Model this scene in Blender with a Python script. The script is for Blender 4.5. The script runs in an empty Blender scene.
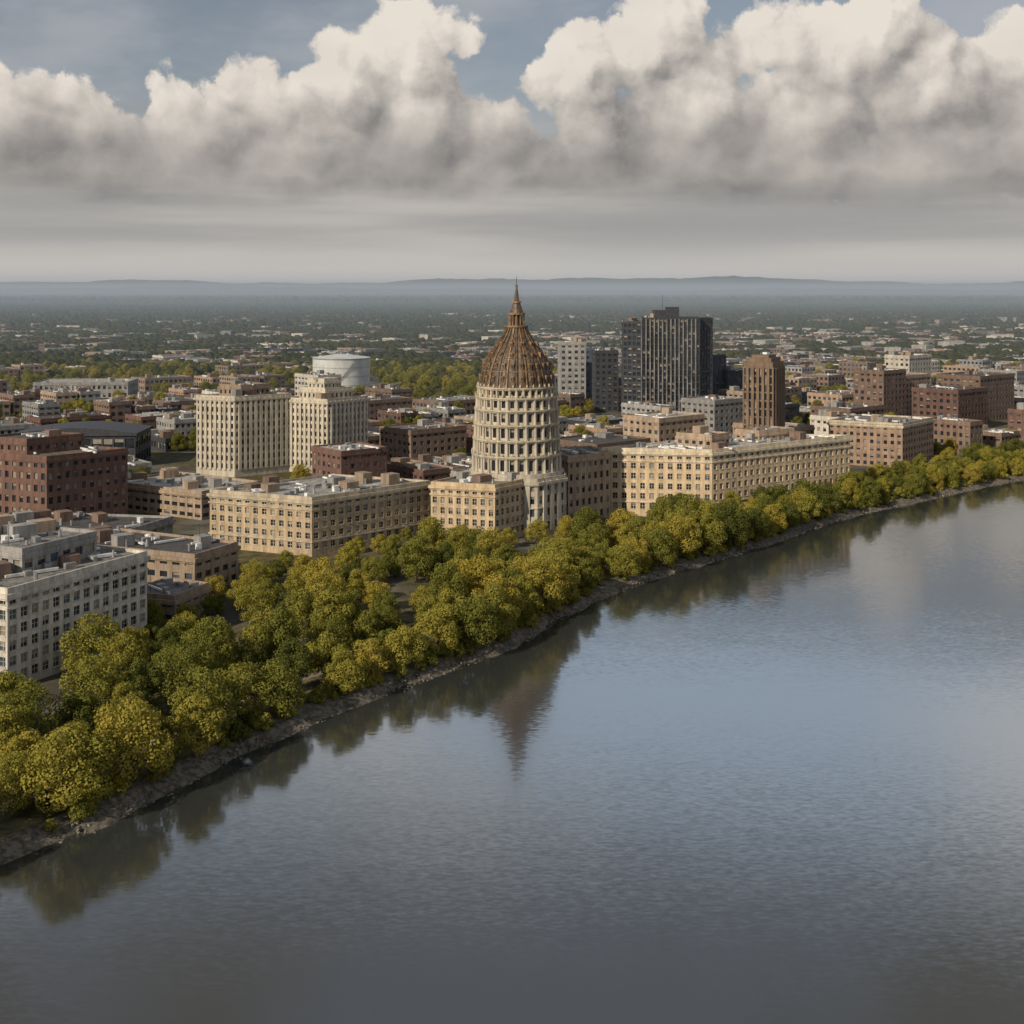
import bpy, math, random
import numpy as np
from mathutils import Vector
from mathutils.geometry import tessellate_polygon
random.seed(7); np.random.seed(7)
scene=bpy.context.scene
R=random.random
def U(a,b): return a+(b-a)*random.random()

# ------------------------------------------------------------ node helpers
def nn(nt,t,**k):
    n=nt.nodes.new(t)
    for a,b in k.items(): setattr(n,a,b)
    return n
def setin(nt,sock,v):
    if hasattr(v,'is_output'): nt.links.new(v,sock)
    else: sock.default_value=v
def M(nt,op,a,b=None,c=None,clamp=False):
    n=nn(nt,'ShaderNodeMath',operation=op); n.use_clamp=clamp
    setin(nt,n.inputs[0],a)
    if b is not None: setin(nt,n.inputs[1],b)
    if c is not None: setin(nt,n.inputs[2],c)
    return n.outputs[0]
def VM(nt,op,a,b=None):
    n=nn(nt,'ShaderNodeVectorMath',operation=op)
    setin(nt,n.inputs[0],a)
    if b is not None: setin(nt,n.inputs[1],b)
    return n.outputs['Value'] if op in('DISTANCE','LENGTH','DOT_PRODUCT') else n.outputs[0]
def NOISE(nt,vec,scale,detail=4,rough=.5,out='Fac',dim='3D'):
    n=nn(nt,'ShaderNodeTexNoise'); n.noise_dimensions=dim; setin(nt,n.inputs['Vector'],vec)
    n.inputs['Scale'].default_value=scale; n.inputs['Detail'].default_value=detail
    n.inputs['Roughness'].default_value=rough
    return n.outputs[0] if out=='Fac' else n.outputs[1]
def MIX(nt,f,a,b,bt='MIX'):
    n=nn(nt,'ShaderNodeMix',data_type='RGBA',blend_type=bt)
    setin(nt,n.inputs[0],f); 
    for s,v in((n.inputs[6],a),(n.inputs[7],b)):
        if hasattr(v,'is_output'): nt.links.new(v,s)
        else: s.default_value=tuple(v)+((1,) if len(v)==3 else ())
    return n.outputs[2]
def MR(nt,v,a,b,c=0,d=1,smooth=True):
    n=nn(nt,'ShaderNodeMapRange'); n.interpolation_type='SMOOTHSTEP' if smooth else 'LINEAR'
    setin(nt,n.inputs[0],v)
    for i,x in enumerate((a,b,c,d)): n.inputs[i+1].default_value=x
    return n.outputs[0]
def SCALEV(nt,vec,s):
    n=nn(nt,'ShaderNodeVectorMath',operation='MULTIPLY'); setin(nt,n.inputs[0],vec); n.inputs[1].default_value=s
    return n.outputs[0]

MATS={}
def newmat(name):
    m=bpy.data.materials.new(name); m.use_nodes=True
    nt=m.node_tree; nt.nodes.clear()
    o=nn(nt,'ShaderNodeOutputMaterial'); MATS[name]=m
    return m,nt,o
def pos(nt): return nn(nt,'ShaderNodeNewGeometry').outputs['Position']
def wallmat(name,col,var=.25,rough=.85,bump=.02,brick=False):
    m,nt,o=newmat(name); p=pos(nt)
    b=nn(nt,'ShaderNodeBsdfPrincipled'); b.inputs['Roughness'].default_value=rough
    n1=NOISE(nt,SCALEV(nt,p,(.5,.5,.12)),1.0,4,.6)
    n3=NOISE(nt,SCALEV(nt,p,(1.6,1.6,.08)),1.0,2,.6)
    n2=NOISE(nt,p,3.0,2,.6)
    f=M(nt,'ADD',M(nt,'MULTIPLY',n1,.5),M(nt,'ADD',M(nt,'MULTIPLY',n2,.2),M(nt,'MULTIPLY',n3,.3)))
    dark=[c*(1-var*1.5) for c in col]; lite=[min(1,c*(1+var)) for c in col]
    c=MIX(nt,MR(nt,f,.35,.65),dark,lite)
    oi=nn(nt,'ShaderNodeObjectInfo').outputs['Random']
    hs=nn(nt,'ShaderNodeHueSaturation'); setin(nt,hs.inputs['Color'],c)
    setin(nt,hs.inputs['Value'],M(nt,'ADD',M(nt,'MULTIPLY',oi,.35),.8))
    nt.links.new(hs.outputs[0],b.inputs['Base Color'])
    nt.links.new(b.outputs[0],o.inputs[0]); return m
def plain(name,col,rough=.6,metal=0,spec=.5,var=.2,sc=.6):
    m,nt,o=newmat(name); b=nn(nt,'ShaderNodeBsdfPrincipled')
    b.inputs['Roughness'].default_value=rough; b.inputs['Metallic'].default_value=metal
    b.inputs['Specular IOR Level'].default_value=spec
    f=NOISE(nt,pos(nt),sc,3,.6)
    nt.links.new(MIX(nt,MR(nt,f,.35,.65),[c*(1-var) for c in col],[min(1,c*(1+var)) for c in col]),b.inputs['Base Color'])
    nt.links.new(b.outputs[0],o.inputs[0]); return m

wallmat('limestone',(.44,.33,.205)); wallmat('limestone_pale',(.45,.385,.28)); wallmat('cream_stone',(.46,.405,.315))
wallmat('concrete_white',(.45,.41,.345)); wallmat('concrete_grey',(.23,.22,.205)); wallmat('tan_brick',(.27,.20,.14))
wallmat('red_brick',(.115,.062,.046)); wallmat('brown_brick',(.15,.098,.07)); wallmat('peach_brick',(.28,.19,.13))
wallmat('dark_cladding',(.028,.03,.036)); wallmat('blue_cladding',(.065,.078,.10)); wallmat('tower_brown',(.14,.093,.06))
wallmat('roof_grey',(.15,.142,.132),.4); wallmat('roof_dark',(.055,.05,.047),.4); wallmat('roof_pale',(.30,.28,.25),.35)
wallmat('roof_brown',(.11,.085,.065),.35)
plain('glass',(.018,.022,.028),.12,0,.7,.3,.3); plain('glass_sky',(.05,.065,.085),.08,0,.9,.3,.3); plain('blind',(.20,.17,.13),.6)
plain('frame',(.42,.38,.31),.5); plain('metal_white',(.55,.54,.51),.45); plain('metal_grey',(.22,.22,.22),.5,.3); plain('metal_dark',(.035,.036,.042),.6,0,.3)
plain('tank_white',(.42,.43,.41),.5,0,.4,.1,.15)
plain('bark',(.07,.05,.035),.9)
plain('gold',(.20,.12,.06),.6,.1,.3,.4)
plain('rock',(.13,.112,.09),.9,0,.3,.5,1.2)
plain('pavement',(.19,.16,.12),.9,0,.3,.25,.8)
plain('asphalt',(.055,.054,.053),.9,0,.3,.3,.5)
plain('lawn',(.085,.076,.036),.95,0,.2,.5,.25)
# dome
m,nt,o=newmat('dome_copper'); b=nn(nt,'ShaderNodeBsdfPrincipled'); p=pos(nt)
f=NOISE(nt,SCALEV(nt,p,(1.3,1.3,.25)),1.0,5,.65)
nt.links.new(MIX(nt,MR(nt,f,.38,.62),(.028,.02,.013),(.115,.072,.038)),b.inputs['Base Color'])
b.inputs['Roughness'].default_value=.6; nt.links.new(b.outputs[0],o.inputs[0])
# foliage
def foliage(name,ramp,osc=1.0,objrand=True):
    m,nt,o=newmat(name); p=pos(nt)
    r=nn(nt,'ShaderNodeValToRGB'); cr=r.color_ramp
    while len(cr.elements)>1: cr.elements.remove(cr.elements[-1])
    cr.elements[0].position=ramp[0][0]; cr.elements[0].color=ramp[0][1]+(1,)
    for a,c in ramp[1:]:
        e=cr.elements.new(a); e.color=c+(1,)
    big=NOISE(nt,p,.02*osc,2,.5); sm=NOISE(nt,p,.45*osc,3,.6)
    f=M(nt,'ADD',M(nt,'MULTIPLY',M(nt,'SUBTRACT',big,.5),.8),M(nt,'MULTIPLY',M(nt,'SUBTRACT',sm,.5),.7))
    if objrand:
        f=M(nt,'ADD',f,nn(nt,'ShaderNodeObjectInfo').outputs['Random'])
    else: f=M(nt,'ADD',f,.5)
    nt.links.new(f,r.inputs[0])
    d=nn(nt,'ShaderNodeBsdfDiffuse'); t=nn(nt,'ShaderNodeBsdfTranslucent'); mx=nn(nt,'ShaderNodeMixShader')
    nt.links.new(r.outputs[0],d.inputs[0]); nt.links.new(r.outputs[0],t.inputs[0]); mx.inputs[0].default_value=.28
    nt.links.new(d.outputs[0],mx.inputs[1]); nt.links.new(t.outputs[0],mx.inputs[2]); nt.links.new(mx.outputs[0],o.inputs[0])
foliage('leaves',[(0,(.085,.094,.024)),(.22,(.135,.138,.03)),(.55,(.215,.20,.04)),(.82,(.28,.24,.046)),(1,(.31,.245,.046))])
foliage('woodland',[(0,(.018,.026,.012)),(.4,(.035,.041,.016)),(.7,(.065,.063,.02)),(1,(.10,.08,.028))],.5,False)
# ground
m,nt,o=newmat('ground_mat'); p=pos(nt); b=nn(nt,'ShaderNodeBsdfPrincipled'); b.inputs['Roughness'].default_value=1; b.inputs['Specular IOR Level'].default_value=.1
g=MIX(nt,MR(nt,NOISE(nt,p,.3,5,.65),.35,.65),(.045,.05,.02),(.12,.095,.05))
far=MIX(nt,MR(nt,NOISE(nt,SCALEV(nt,p,(.0007,.0025,1)),1,4,.6),.4,.62),(.02,.03,.018),(.085,.078,.05))
urb=MIX(nt,MR(nt,NOISE(nt,p,.05,3,.6),.4,.6),(.06,.057,.05),(.13,.12,.105))
sx=nn(nt,'ShaderNodeSeparateXYZ'); nt.links.new(p,sx.inputs[0])
c=MIX(nt,MR(nt,sx.outputs[1],1600,2400),MIX(nt,MR(nt,NOISE(nt,p,.012,3,.6),.42,.58),g,urb),far)
nt.links.new(c,b.inputs['Base Color']); nt.links.new(b.outputs[0],o.inputs[0])
m,nt,o=newmat('bank_mat'); p=pos(nt); b=nn(nt,'ShaderNodeBsdfPrincipled'); b.inputs['Roughness'].default_value=.95
nt.links.new(MIX(nt,MR(nt,NOISE(nt,p,.8,5,.7),.4,.6),(.05,.043,.03),(.14,.12,.09)),b.inputs['Base Color'])
nt.links.new(b.outputs[0],o.inputs[0])
m,nt,o=newmat('hill_mat'); p=pos(nt); b=nn(nt,'ShaderNodeBsdfPrincipled'); b.inputs['Roughness'].default_value=1
nt.links.new(MIX(nt,MR(nt,NOISE(nt,p,.002,4,.6),.4,.6),(.025,.035,.025),(.05,.055,.035)),b.inputs['Base Color']); nt.links.new(b.outputs[0],o.inputs[0])
# water
m,nt,o=newmat('water_mat'); p=pos(nt)
n1=NOISE(nt,SCALEV(nt,p,(.7,1.8,1)),1,2,.55,'Color'); n2=NOISE(nt,SCALEV(nt,p,(.05,.12,1)),1,2,.5,'Color')
def cen(v): return VM(nt,'SUBTRACT',v,(.5,.5,.5))
gust=MR(nt,NOISE(nt,SCALEV(nt,p,(.006,.014,1)),1,3,.55),.3,.7,.5,1.4)
s1=SCALEV(nt,cen(n1),(.030,.062,0)); s2=SCALEV(nt,cen(n2),(.005,.010,0))
sv=nn(nt,'ShaderNodeVectorMath',operation='SCALE'); nt.links.new(s1,sv.inputs[0]); nt.links.new(gust,sv.inputs['Scale'])
nrm=VM(nt,'NORMALIZE',VM(nt,'ADD',VM(nt,'ADD',sv.outputs[0],s2),(0,0,1)))
b=nn(nt,'ShaderNodeBsdfPrincipled'); b.inputs['Base Color'].default_value=(.03,.033,.032,1); b.inputs['Roughness'].default_value=.10
b.inputs['IOR'].default_value=2.2
nt.links.new(nrm,b.inputs['Normal']); nt.links.new(b.outputs[0],o.inputs[0])

# ------------------------------------------------------------ mesh builder
class MB:
    def __init__(s): s.v=[]; s.f=[]; s.m=[]; s.keys=[]
    def k(s,key):
        if key not in s.keys: s.keys.append(key)
        return s.keys.index(key)
    def face(s,pts,key):
        i=len(s.v); s.v.extend(pts); s.f.append(tuple(range(i,i+len(pts)))); s.m.append(s.k(key))
    def prism(s,poly,z0,z1,key,top=None,bottom=False):
        n=len(poly)
        for i in range(n):
            a=poly[i]; b=poly[(i+1)%n]
            s.face([(a[0],a[1],z0),(b[0],b[1],z0),(b[0],b[1],z1),(a[0],a[1],z1)],key)
        s.face([(q[0],q[1],z1) for q in poly],top or key)
        if bottom: s.face([(q[0],q[1],z0) for q in poly][::-1],key)
    def ring(s,po,pi,z0,z1,key,inner=True):
        n=len(po)
        for i in range(n):
            a,b,c,d=po[i],po[(i+1)%n],pi[(i+1)%n],pi[i]
            s.face([(a[0],a[1],z0),(b[0],b[1],z0),(b[0],b[1],z1),(a[0],a[1],z1)],key)
            s.face([(a[0],a[1],z1),(b[0],b[1],z1),(c[0],c[1],z1),(d[0],d[1],z1)],key)
            s.face([(d[0],d[1],z0),(c[0],c[1],z0),(b[0],b[1],z0),(a[0],a[1],z0)],key)
            if inner: s.face([(c[0],c[1],z0),(d[0],d[1],z0),(d[0],d[1],z1),(c[0],c[1],z1)],key)
    def box(s,cx,cy,z0,z1,w,d,ang,key):
        c,n=math.cos(ang),math.sin(ang)
        poly=[(cx+x*c-y*n,cy+x*n+y*c) for x,y in((-w/2,-d/2),(w/2,-d/2),(w/2,d/2),(-w/2,d/2))]
        s.prism(poly,z0,z1,key)
    def cyl(s,cx,cy,z0,z1,r0,r1,n,key,cap=True):
        A=[(math.cos(2*math.pi*i/n),math.sin(2*math.pi*i/n)) for i in range(n)]
        for i in range(n):
            a=A[i];b=A[(i+1)%n]
            s.face([(cx+a[0]*r0,cy+a[1]*r0,z0),(cx+b[0]*r0,cy+b[1]*r0,z0),(cx+b[0]*r1,cy+b[1]*r1,z1),(cx+a[0]*r1,cy+a[1]*r1,z1)],key)
        if cap: s.face([(cx+a[0]*r1,cy+a[1]*r1,z1) for a in A],key)
    def build(s,name,smooth=False):
        me=bpy.data.meshes.new(name); me.from_pydata(s.v,[],s.f)
        for k in s.keys: me.materials.append(MATS[k])
        me.polygons.foreach_set('material_index',s.m)
        if smooth: me.polygons.foreach_set('use_smooth',[True]*len(s.f))
        me.update(); ob=bpy.data.objects.new(name,me); scene.collection.objects.link(ob); return ob
def area(p): return .5*sum(p[i][0]*p[(i+1)%len(p)][1]-p[(i+1)%len(p)][0]*p[i][1] for i in range(len(p)))
def ccw(p): return list(p) if area(p)>0 else list(p)[::-1]
def offset(p,d):
    n=len(p); out=[]
    for i in range(n):
        a,b,c=Vector(p[i-1]),Vector(p[i]),Vector(p[(i+1)%n])
        e1=(b-a).normalized(); e2=(c-b).normalized()
        n1=Vector((e1.y,-e1.x)); n2=Vector((e2.y,-e2.x)); q=(n1+n2); q/=max(.3,q.dot(n1)) 
        out.append((b.x+q.x*d,b.y+q.y*d))
    return out
def inpoly(x,y,p):
    r=False; j=len(p)-1
    for i in range(len(p)):
        if (p[i][1]>y)!=(p[j][1]>y) and x<(p[j][0]-p[i][0])*(y-p[i][1])/(p[j][1]-p[i][1])+p[i][0]: r=not r
        j=i
    return r
def facade(mb,p0,p1,z0,z1,nc,nr,fw,fh,wall,depth=.35,pier=0,mull=False,mats=('glass','glass','glass','glass_sky','blind'),pierkey=None,base=0,sill=False):
    dx,dy=p1[0]-p0[0],p1[1]-p0[1]; L=math.hypot(dx,dy)
    if L<.5: return
    dx/=L;dy/=L; nx,ny=dy,-dx
    def P(s,z,o=0): return (p0[0]+dx*s-nx*o,p0[1]+dy*s-ny*o,z)
    def Q(s0,s1,a,b,key,o=0): mb.face([P(s0,a,o),P(s1,a,o),P(s1,b,o),P(s0,b,o)],key)
    z0b=z0+base
    if base>0: Q(0,L,z0,z0b,wall)
    if nc<1: Q(0,L,z0b,z1,wall); return
    cw=L/nc; rh=(z1-z0b)/nr; ww=cw*fw; wh=rh*fh
    for i in range(nc+1):
        a=0 if i==0 else (i-.5)*cw+ww/2; b=L if i==nc else (i+.5)*cw-ww/2
        Q(a,b,z0b,z1,wall)
        if pier and 0<i<nc:
            w=(b-a)*.45; c=(a+b)/2
            pk=pierkey or wall
            mb.face([P(c-w,z0b,-pier),P(c+w,z0b,-pier),P(c+w,z1,-pier),P(c-w,z1,-pier)],pk)
            mb.face([P(c-w,z0b,0),P(c-w,z0b,-pier),P(c-w,z1,-pier),P(c-w,z1,0)],pk)
            mb.face([P(c+w,z0b,-pier),P(c+w,z0b,0),P(c+w,z1,0),P(c+w,z1,-pier)],pk)
    for i in range(nc):
        a=(i+.5)*cw-ww/2; b=a+ww
        for j in range(nr+1):
            lo=z0b if j==0 else z0b+(j-.5)*rh+wh/2
            hi=z1 if j==nr else z0b+(j+.5)*rh-wh/2
            Q(a,b,lo,hi,wall)
        for j in range(nr):
            lo=z0b+(j+.5)*rh-wh/2; hi=lo+wh
            k=mats[int(R()*len(mats))]
            Q(a,b,lo,hi,k,depth)
            if k!='blind' and R()<.35: 
                t=U(.25,.6); Q(a,b,hi-wh*t,hi,'blind',depth-.03)
            mb.face([P(a,lo,0),P(b,lo,0),P(b,lo,depth),P(a,lo,depth)],wall)
            mb.face([P(a,hi,depth),P(b,hi,depth),P(b,hi,0),P(a,hi,0)],wall)
            mb.face([P(a,lo,0),P(a,lo,depth),P(a,hi,depth),P(a,hi,0)],wall)
            mb.face([P(b,lo,depth),P(b,lo,0),P(b,hi,0),P(b,hi,depth)],wall)
            if mull:
                c=(a+b)/2; Q(c-.06,c+.06,lo,hi,'frame',depth-.06); c=(lo+hi)/2; Q(a,b,c-.05,c+.05,'frame',depth-.064)
            if sill:
                mb.face([P(a-.1,lo,-.15),P(b+.1,lo,-.15),P(b+.1,lo,0.0),P(a-.1,lo,0.0)],'frame')
                mb.face([P(a-.1,lo-.2,-.15),P(b+.1,lo-.2,-.15),P(b+.1,lo,-.15),P(a-.1,lo,-.15)],'frame')
def clutter(mb,poly,z,n,ang=.75,big=True):
    xs=[q[0] for q in poly]; ys=[q[1] for q in poly]; ip=offset(poly,-2.5)
    k=0; t=0
    while k<n and t<n*8:
        t+=1; x,y=U(min(xs),max(xs)),U(min(ys),max(ys))
        if not inpoly(x,y,ip): continue
        k+=1; r=R(); zz=z-.05
        if r<.45: mb.box(x,y,zz,z+U(.7,1.8),U(1,2.6),U(1,2.4),ang,random.choice(['metal_white','metal_grey','metal_grey','concrete_grey']))
        elif r<.65: mb.box(x,y,zz+.3,z+U(.7,.9),U(5,12),U(.5,.9),ang+random.choice([0,math.pi/2]),'metal_white')
        elif r<.8: mb.cyl(x,y,zz,z+U(.8,2.2),U(.3,.7),U(.2,.6),8,'metal_grey')
        elif r<.92 and big: mb.box(x,y,zz,z+U(2.2,3.6),U(3,6),U(3,5),ang,random.choice(['tan_brick','brown_brick','concrete_grey']))
        else: mb.cyl(x,y,zz,z+U(3,6),.07,.05,5,'metal_dark')
HERO=[]
def roof(mb,poly,z1,wall,rk,corn=.6,par=.9,trim=None):
    trim=trim or wall
    if corn: mb.ring(offset(poly,corn),poly,z1-1.3,z1-.35,trim,False); mb.ring(offset(poly,corn*.45),poly,z1-1.75,z1-1.304,trim,False)
    mb.ring(offset(poly,.03),offset(poly,-.4),z1-.1,z1+par,trim)
    mb.face([(q[0],q[1],z1+.15) for q in offset(poly,-.2)],rk)
def building(name,poly,z1,wall,rk='roof_grey',rows=5,cw=3.6,fw=.45,fh=.5,z0=1.9,corn=.6,par=.9,trim=None,nclut=12,base=0,reg=True,mb=None,bands=(),**kw):
    poly=ccw(poly); own=mb is None
    if own: mb=MB()
    n=len(poly)
    for i in range(n):
        a,b=poly[i],poly[(i+1)%n]; L=math.hypot(b[0]-a[0],b[1]-a[1])
        facade(mb,a,b,z0,z1,max(1,round(L/cw)),rows,fw,fh,wall,base=base,**kw)
    for bz in bands: mb.ring(offset(poly,.3),poly,bz,bz+.45,trim or wall,False)
    roof(mb,poly,z1,wall,rk,corn,par,trim)
    if nclut: clutter(mb,poly,z1+.15,nclut)
    if reg: HERO.append(offset(poly,4.5))
    if own: return mb.build(name)
def para(N,L,Rr): return [N,Rr,(L[0]+Rr[0]-N[0],L[1]+Rr[1]-N[1]),L]

# ---- riverfront government block (limestone)
building('limestone_office_building',para((-62.3,385),(-97.8,400),(-27.8,419)),19.6,'limestone','roof_pale',5,3.3,.52,.56,nclut=60,mull=True,sill=True,base=1.5,trim='limestone_pale',bands=(6.2,16.2))
building('limestone_office_wing',[(-27,411),(-5.6,404),(6,419),(-16,428)],20.5,'limestone','roof_grey',5,2.9,.52,.6,nclut=10,mull=True,base=1.5,bands=(6.2,17),sill=True)
# ---- front-left white office
u=(.44,.90); w=(-.90,.44); N0=(-104.5,256)
def L2(o,a,b): return (o[0]+u[0]*a+w[0]*b,o[1]+u[1]*a+w[1]*b)
mb=MB()
building('x',[L2(N0,0,0),L2(N0,41,0),L2(N0,41,55),L2(N0,0,55)],22.3,'concrete_white','roof_grey',6,3.0,.62,.62,nclut=80,mull=True,sill=True,base=1.0,mb=mb,bands=(18.6,))
building('x',[L2(N0,12,9),L2(N0,34,9),L2(N0,34,40),L2(N0,12,40)],27.5,'concrete_grey','roof_grey',1,3.4,.6,.4,z0=22.2,corn=.3,nclut=30,mb=mb,reg=False)
mb.build('white_office_building')
building('low_service_building',[(-128,352),(-86,335),(-78,352),(-118,372)],12.5,'tan_brick','roof_dark',3,4,.6,.45,nclut=26)
building('low_annex_building',[(-97,312),(-84,308),(-79,322),(-92,328)],8,'tan_brick','roof_grey',2,4,.6,.45,nclut=8)
building('low_tan_building',[(-152,470),(-112,446),(-96,470),(-135,496)],11.5,'tan_brick','roof_pale',3,4,.7,.45,nclut=26)
building('low_grey_building',[(-172,392),(-120,384),(-112,408),(-168,418)],9.5,'concrete_grey','roof_dark',2,4,.7,.45,nclut=30)
# ---- red brick block, left
mb=MB()
building('x',para((-160,425),(-196,440),(-139,447)),27,'red_brick','roof_brown',6,3.2,.5,.55,nclut=18,mb=mb,corn=.3)
building('x',[(-188,441),(-170,433),(-156,450),(-174,458)],32,'red_brick','roof_dark',1,3.2,.4,.4,z0=27.1,nclut=8,mb=mb,corn=.3,reg=False)
building('x',[(-232,436),(-197,424),(-186,440),(-220,452)],24,'red_brick','roof_brown',5,3.2,.5,.55,nclut=14,mb=mb,corn=.3)
mb.build('red_brick_building')
# ---- twin pale blocks with pilasters
mb=MB()
building('x',para((-123,548),(-142,556),(-101,566)),37,'cream_stone','roof_pale',9,2.6,.42,.62,nclut=14,mb=mb,pier=.5,base=3,corn=.7)
building('x',[(-133,561),(-122,556),(-111,566),(-122,571)],41.5,'tan_brick','roof_pale',1,2.6,.4,.5,z0=37.1,nclut=8,mb=mb,reg=False,corn=.4)
mb.build('pilastered_tower_block')
mb=MB()
building('x',para((-83,556),(-103,566),(-67,575)),35,'cream_stone','roof_pale',9,2.6,.42,.62,nclut=10,mb=mb,pier=.5,base=3,corn=.7)
building('x',para((-85,562),(-98,569),(-74,573)),39.5,'cream_stone','roof_pale',1,2.4,.4,.6,z0=35.1,nclut=0,mb=mb,reg=False,corn=.5,pier=.3)
building('x',para((-86,566),(-94,570),(-80,572)),43.5,'cream_stone','roof_pale',1,2.4,.4,.6,z0=39.6,nclut=3,mb=mb,reg=False,corn=.4)
mb.cyl(-87,570,43.5,50,.12,.05,6,'metal_dark')
mb.build('pilastered_tower_block')
# ---- long riverside building right of the tower
mb=MB()
building('x',para((72.8,450),(33,456),(135.6,496)),26,'limestone','roof_pale',6,3.3,.5,.56,nclut=70,mb=mb,mull=True,sill=True,base=2,trim='limestone_pale',bands=(7,22))
building('x',[(62,466),(74,458),(82,466),(71,474)],30.5,'tan_brick','roof_dark',1,3,.5,.4,z0=26.1,nclut=3,mb=mb,reg=False,corn=.3)
building('x',[(96,480),(112,490),(104,497),(88,487)],29.5,'tan_brick','roof_grey',1,3,.5,.4,z0=26.1,nclut=3,mb=mb,reg=False,corn=.3)
mb.build('long_limestone_building')
building('link_building',[(20,440),(36,452),(30,470),(12,462)],25,'tan_brick','roof_dark',5,3,.45,.5,nclut=8,corn=.6)
building('peach_brick_building',para((182,576),(151.6,592),(206,604)),22,'peach_brick','roof_grey',6,3,.5,.5,nclut=20,trim='limestone_pale')
# ---- brown tower with rounded shoulders
mb=MB()
P5=para((117,553),(104.5,560),(125.5,568))
building('x',P5,50,'tower_brown','roof_dark',13,2.3,.42,.8,nclut=0,mb=mb,pier=.6,corn=0,par=.3)
P5=ccw(P5)
for i,(d,z0,z1) in enumerate(((-.5,50.1,52.5),(-1.6,52.4,54.4),(-3.2,54.3,55.6))): mb.prism(offset(P5,d),z0,z1,'tower_brown','roof_dark')
clutter(mb,offset(P5,-3.2),55.6,4)
mb.build('brown_high_rise')
# ---- dark glass office tower
mb=MB()
building('x',[(83,790),(120,790),(124,818),(86,822)],66.5,'dark_cladding','roof_dark',16,2.6,.68,.84,nclut=6,mb=mb,pier=.45,pierkey='roof_grey',corn=0,depth=.5,mats=('glass','glass','glass'))
building('x',[(72,800),(82.9,794),(84,822),(73,824)],64,'dark_cladding','roof_dark',16,3,.7,.6,nclut=3,mb=mb,corn=0,mats=('glass',),reg=False)
building('x',[(120.1,794),(130,800),(132,822),(124.1,818)],66,'dark_cladding','roof_grey',16,2.4,.5,.5,nclut=0,mb=mb,corn=0,reg=False)
mb.box(100,804,66.6,72,16,12,0,'metal_dark'); mb.box(104,803,72,74,8,8,0,'metal_dark'); mb.cyl(98,806,72,82,.15,.05,6,'metal_dark')
mb.build('dark_glass_office_tower')
# ---- other mid-distance blocks
def rect(cx,cy,w,d,ang): 
    c,n=math.cos(ang),math.sin(ang); return [(cx+x*c-y*n,cy+x*n+y*c) for x,y in((-w/2,-d/2),(w/2,-d/2),(w/2,d/2),(-w/2,d/2))]
A0=.72
def mid(name,u0,cy,wid,dep,z,wall,rk='roof_grey',rows=5,ang=A0,**k):
    building(name,rect(u0,cy,wid,dep,ang),z,wall,rk,rows,k.pop('cw',4),k.pop('fw',.5),k.pop('fh',.5),nclut=k.pop('nc',10),corn=k.pop('corn',.3),**k)
mid('brown_brick_building',-44,612,34,26,17,'brown_brick','roof_brown',4)
mid('brick_apartment_building',-12,640,22,20,15,'red_brick','roof_brown',4)
mid('tan_office_building',76,618,34,24,22,'tan_brick','roof_pale',5)
mid('low_brick_building',40,560,34,30,17,'brown_brick','roof_dark',4)
mid('grey_office_building',42,870,18,14,48,'concrete_grey','roof_dark',11,.1,mats=('glass','glass_sky'))
mid('grey_slab_building',58,905,18,14,42,'blue_cladding','roof_dark',10,.1)
mid('dark_office_block',64,850,16,14,43,'dark_cladding','roof_dark',10,.1,mats=('glass',))
mid('glass_office_block',136,850,16,20,40,'blue_cladding','roof_grey',9,.2,mats=('glass','glass_sky'))
mid('dark_office_block',152,845,18,20,30,'dark_cladding','roof_dark',7,.2)
mid('tan_office_building',112,690,26,24,24,'concrete_grey','roof_pale',6)
mid('brick_office_building',238,800,26,22,33,'brown_brick','roof_dark',8)
mid('white_office_block',290,905,30,20,37,'concrete_white','roof_pale',9)
mid('brick_office_building',262,830,30,24,28,'peach_brick','roof_grey',7)
mid('brick_office_building',262,740,34,30,26,'red_brick','roof_dark',6)
mid('brick_office_building',300,800,44,30,30,'brown_brick','roof_dark',7)
mid('brick_office_building',190,700,34,26,19,'brown_brick','roof_brown',4)
mid('brick_warehouse',300,690,36,30,18,'red_brick','roof_brown',4)
# dark low hall with a shallow curved roof
HX=-205
mb=MB(); building('x',rect(HX,592,56,30,.05),17,'metal_dark','metal_dark',2,5,.85,.6,nclut=0,mb=mb,corn=0,mats=('glass',))
c_,s_=math.cos(.05),math.sin(.05); prev=None
for i in range(17):
    t=i/16; a_=(-28.8+57.6*t); z_=18.0+2.6*math.sin(math.pi*t)
    ln=[(HX+a_*c_-y_*s_,592+a_*s_+y_*c_,z_) for y_ in(-15.8,15.8)]
    if prev: 
        mb.face([prev[0],ln[0],ln[1],prev[1]],'metal_dark')
        for e in(0,1): mb.face([(prev[e][0],prev[e][1],16.8),(ln[e][0],ln[e][1],16.8),ln[e],prev[e]],'metal_dark')
    prev=ln
mb.build('dark_roofed_hall')
mid('white_warehouse',-330,960,70,40,14,'concrete_grey','roof_pale',2,.1)
# ---- storage tank
mb=MB(); cx,cy=-138,1000
mb.cyl(cx,cy,1.9,30.5,23,23,64,'tank_white',False); mb.cyl(cx,cy,30.5,33.2,23.4,4,64,'tank_white'); mb.cyl(cx,cy,29.8,30.5,23.5,23.5,64,'metal_grey')
for z in(9,16,23): mb.cyl(cx,cy,z,z+.3,23.15,23.15,64,'metal_grey')
for i in range(28):
    a=-1.9+i*.035; mb.box(cx+23.8*math.cos(a),cy+23.8*math.sin(a),2+i,2.3+i,1.2,1,a,'metal_grey')
mb.cyl(cx,cy,33,34.5,1.5,1.5,12,'metal_grey'); mb.build('storage_tank'); HERO.append(rect(cx,cy,60,60,0))

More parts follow.
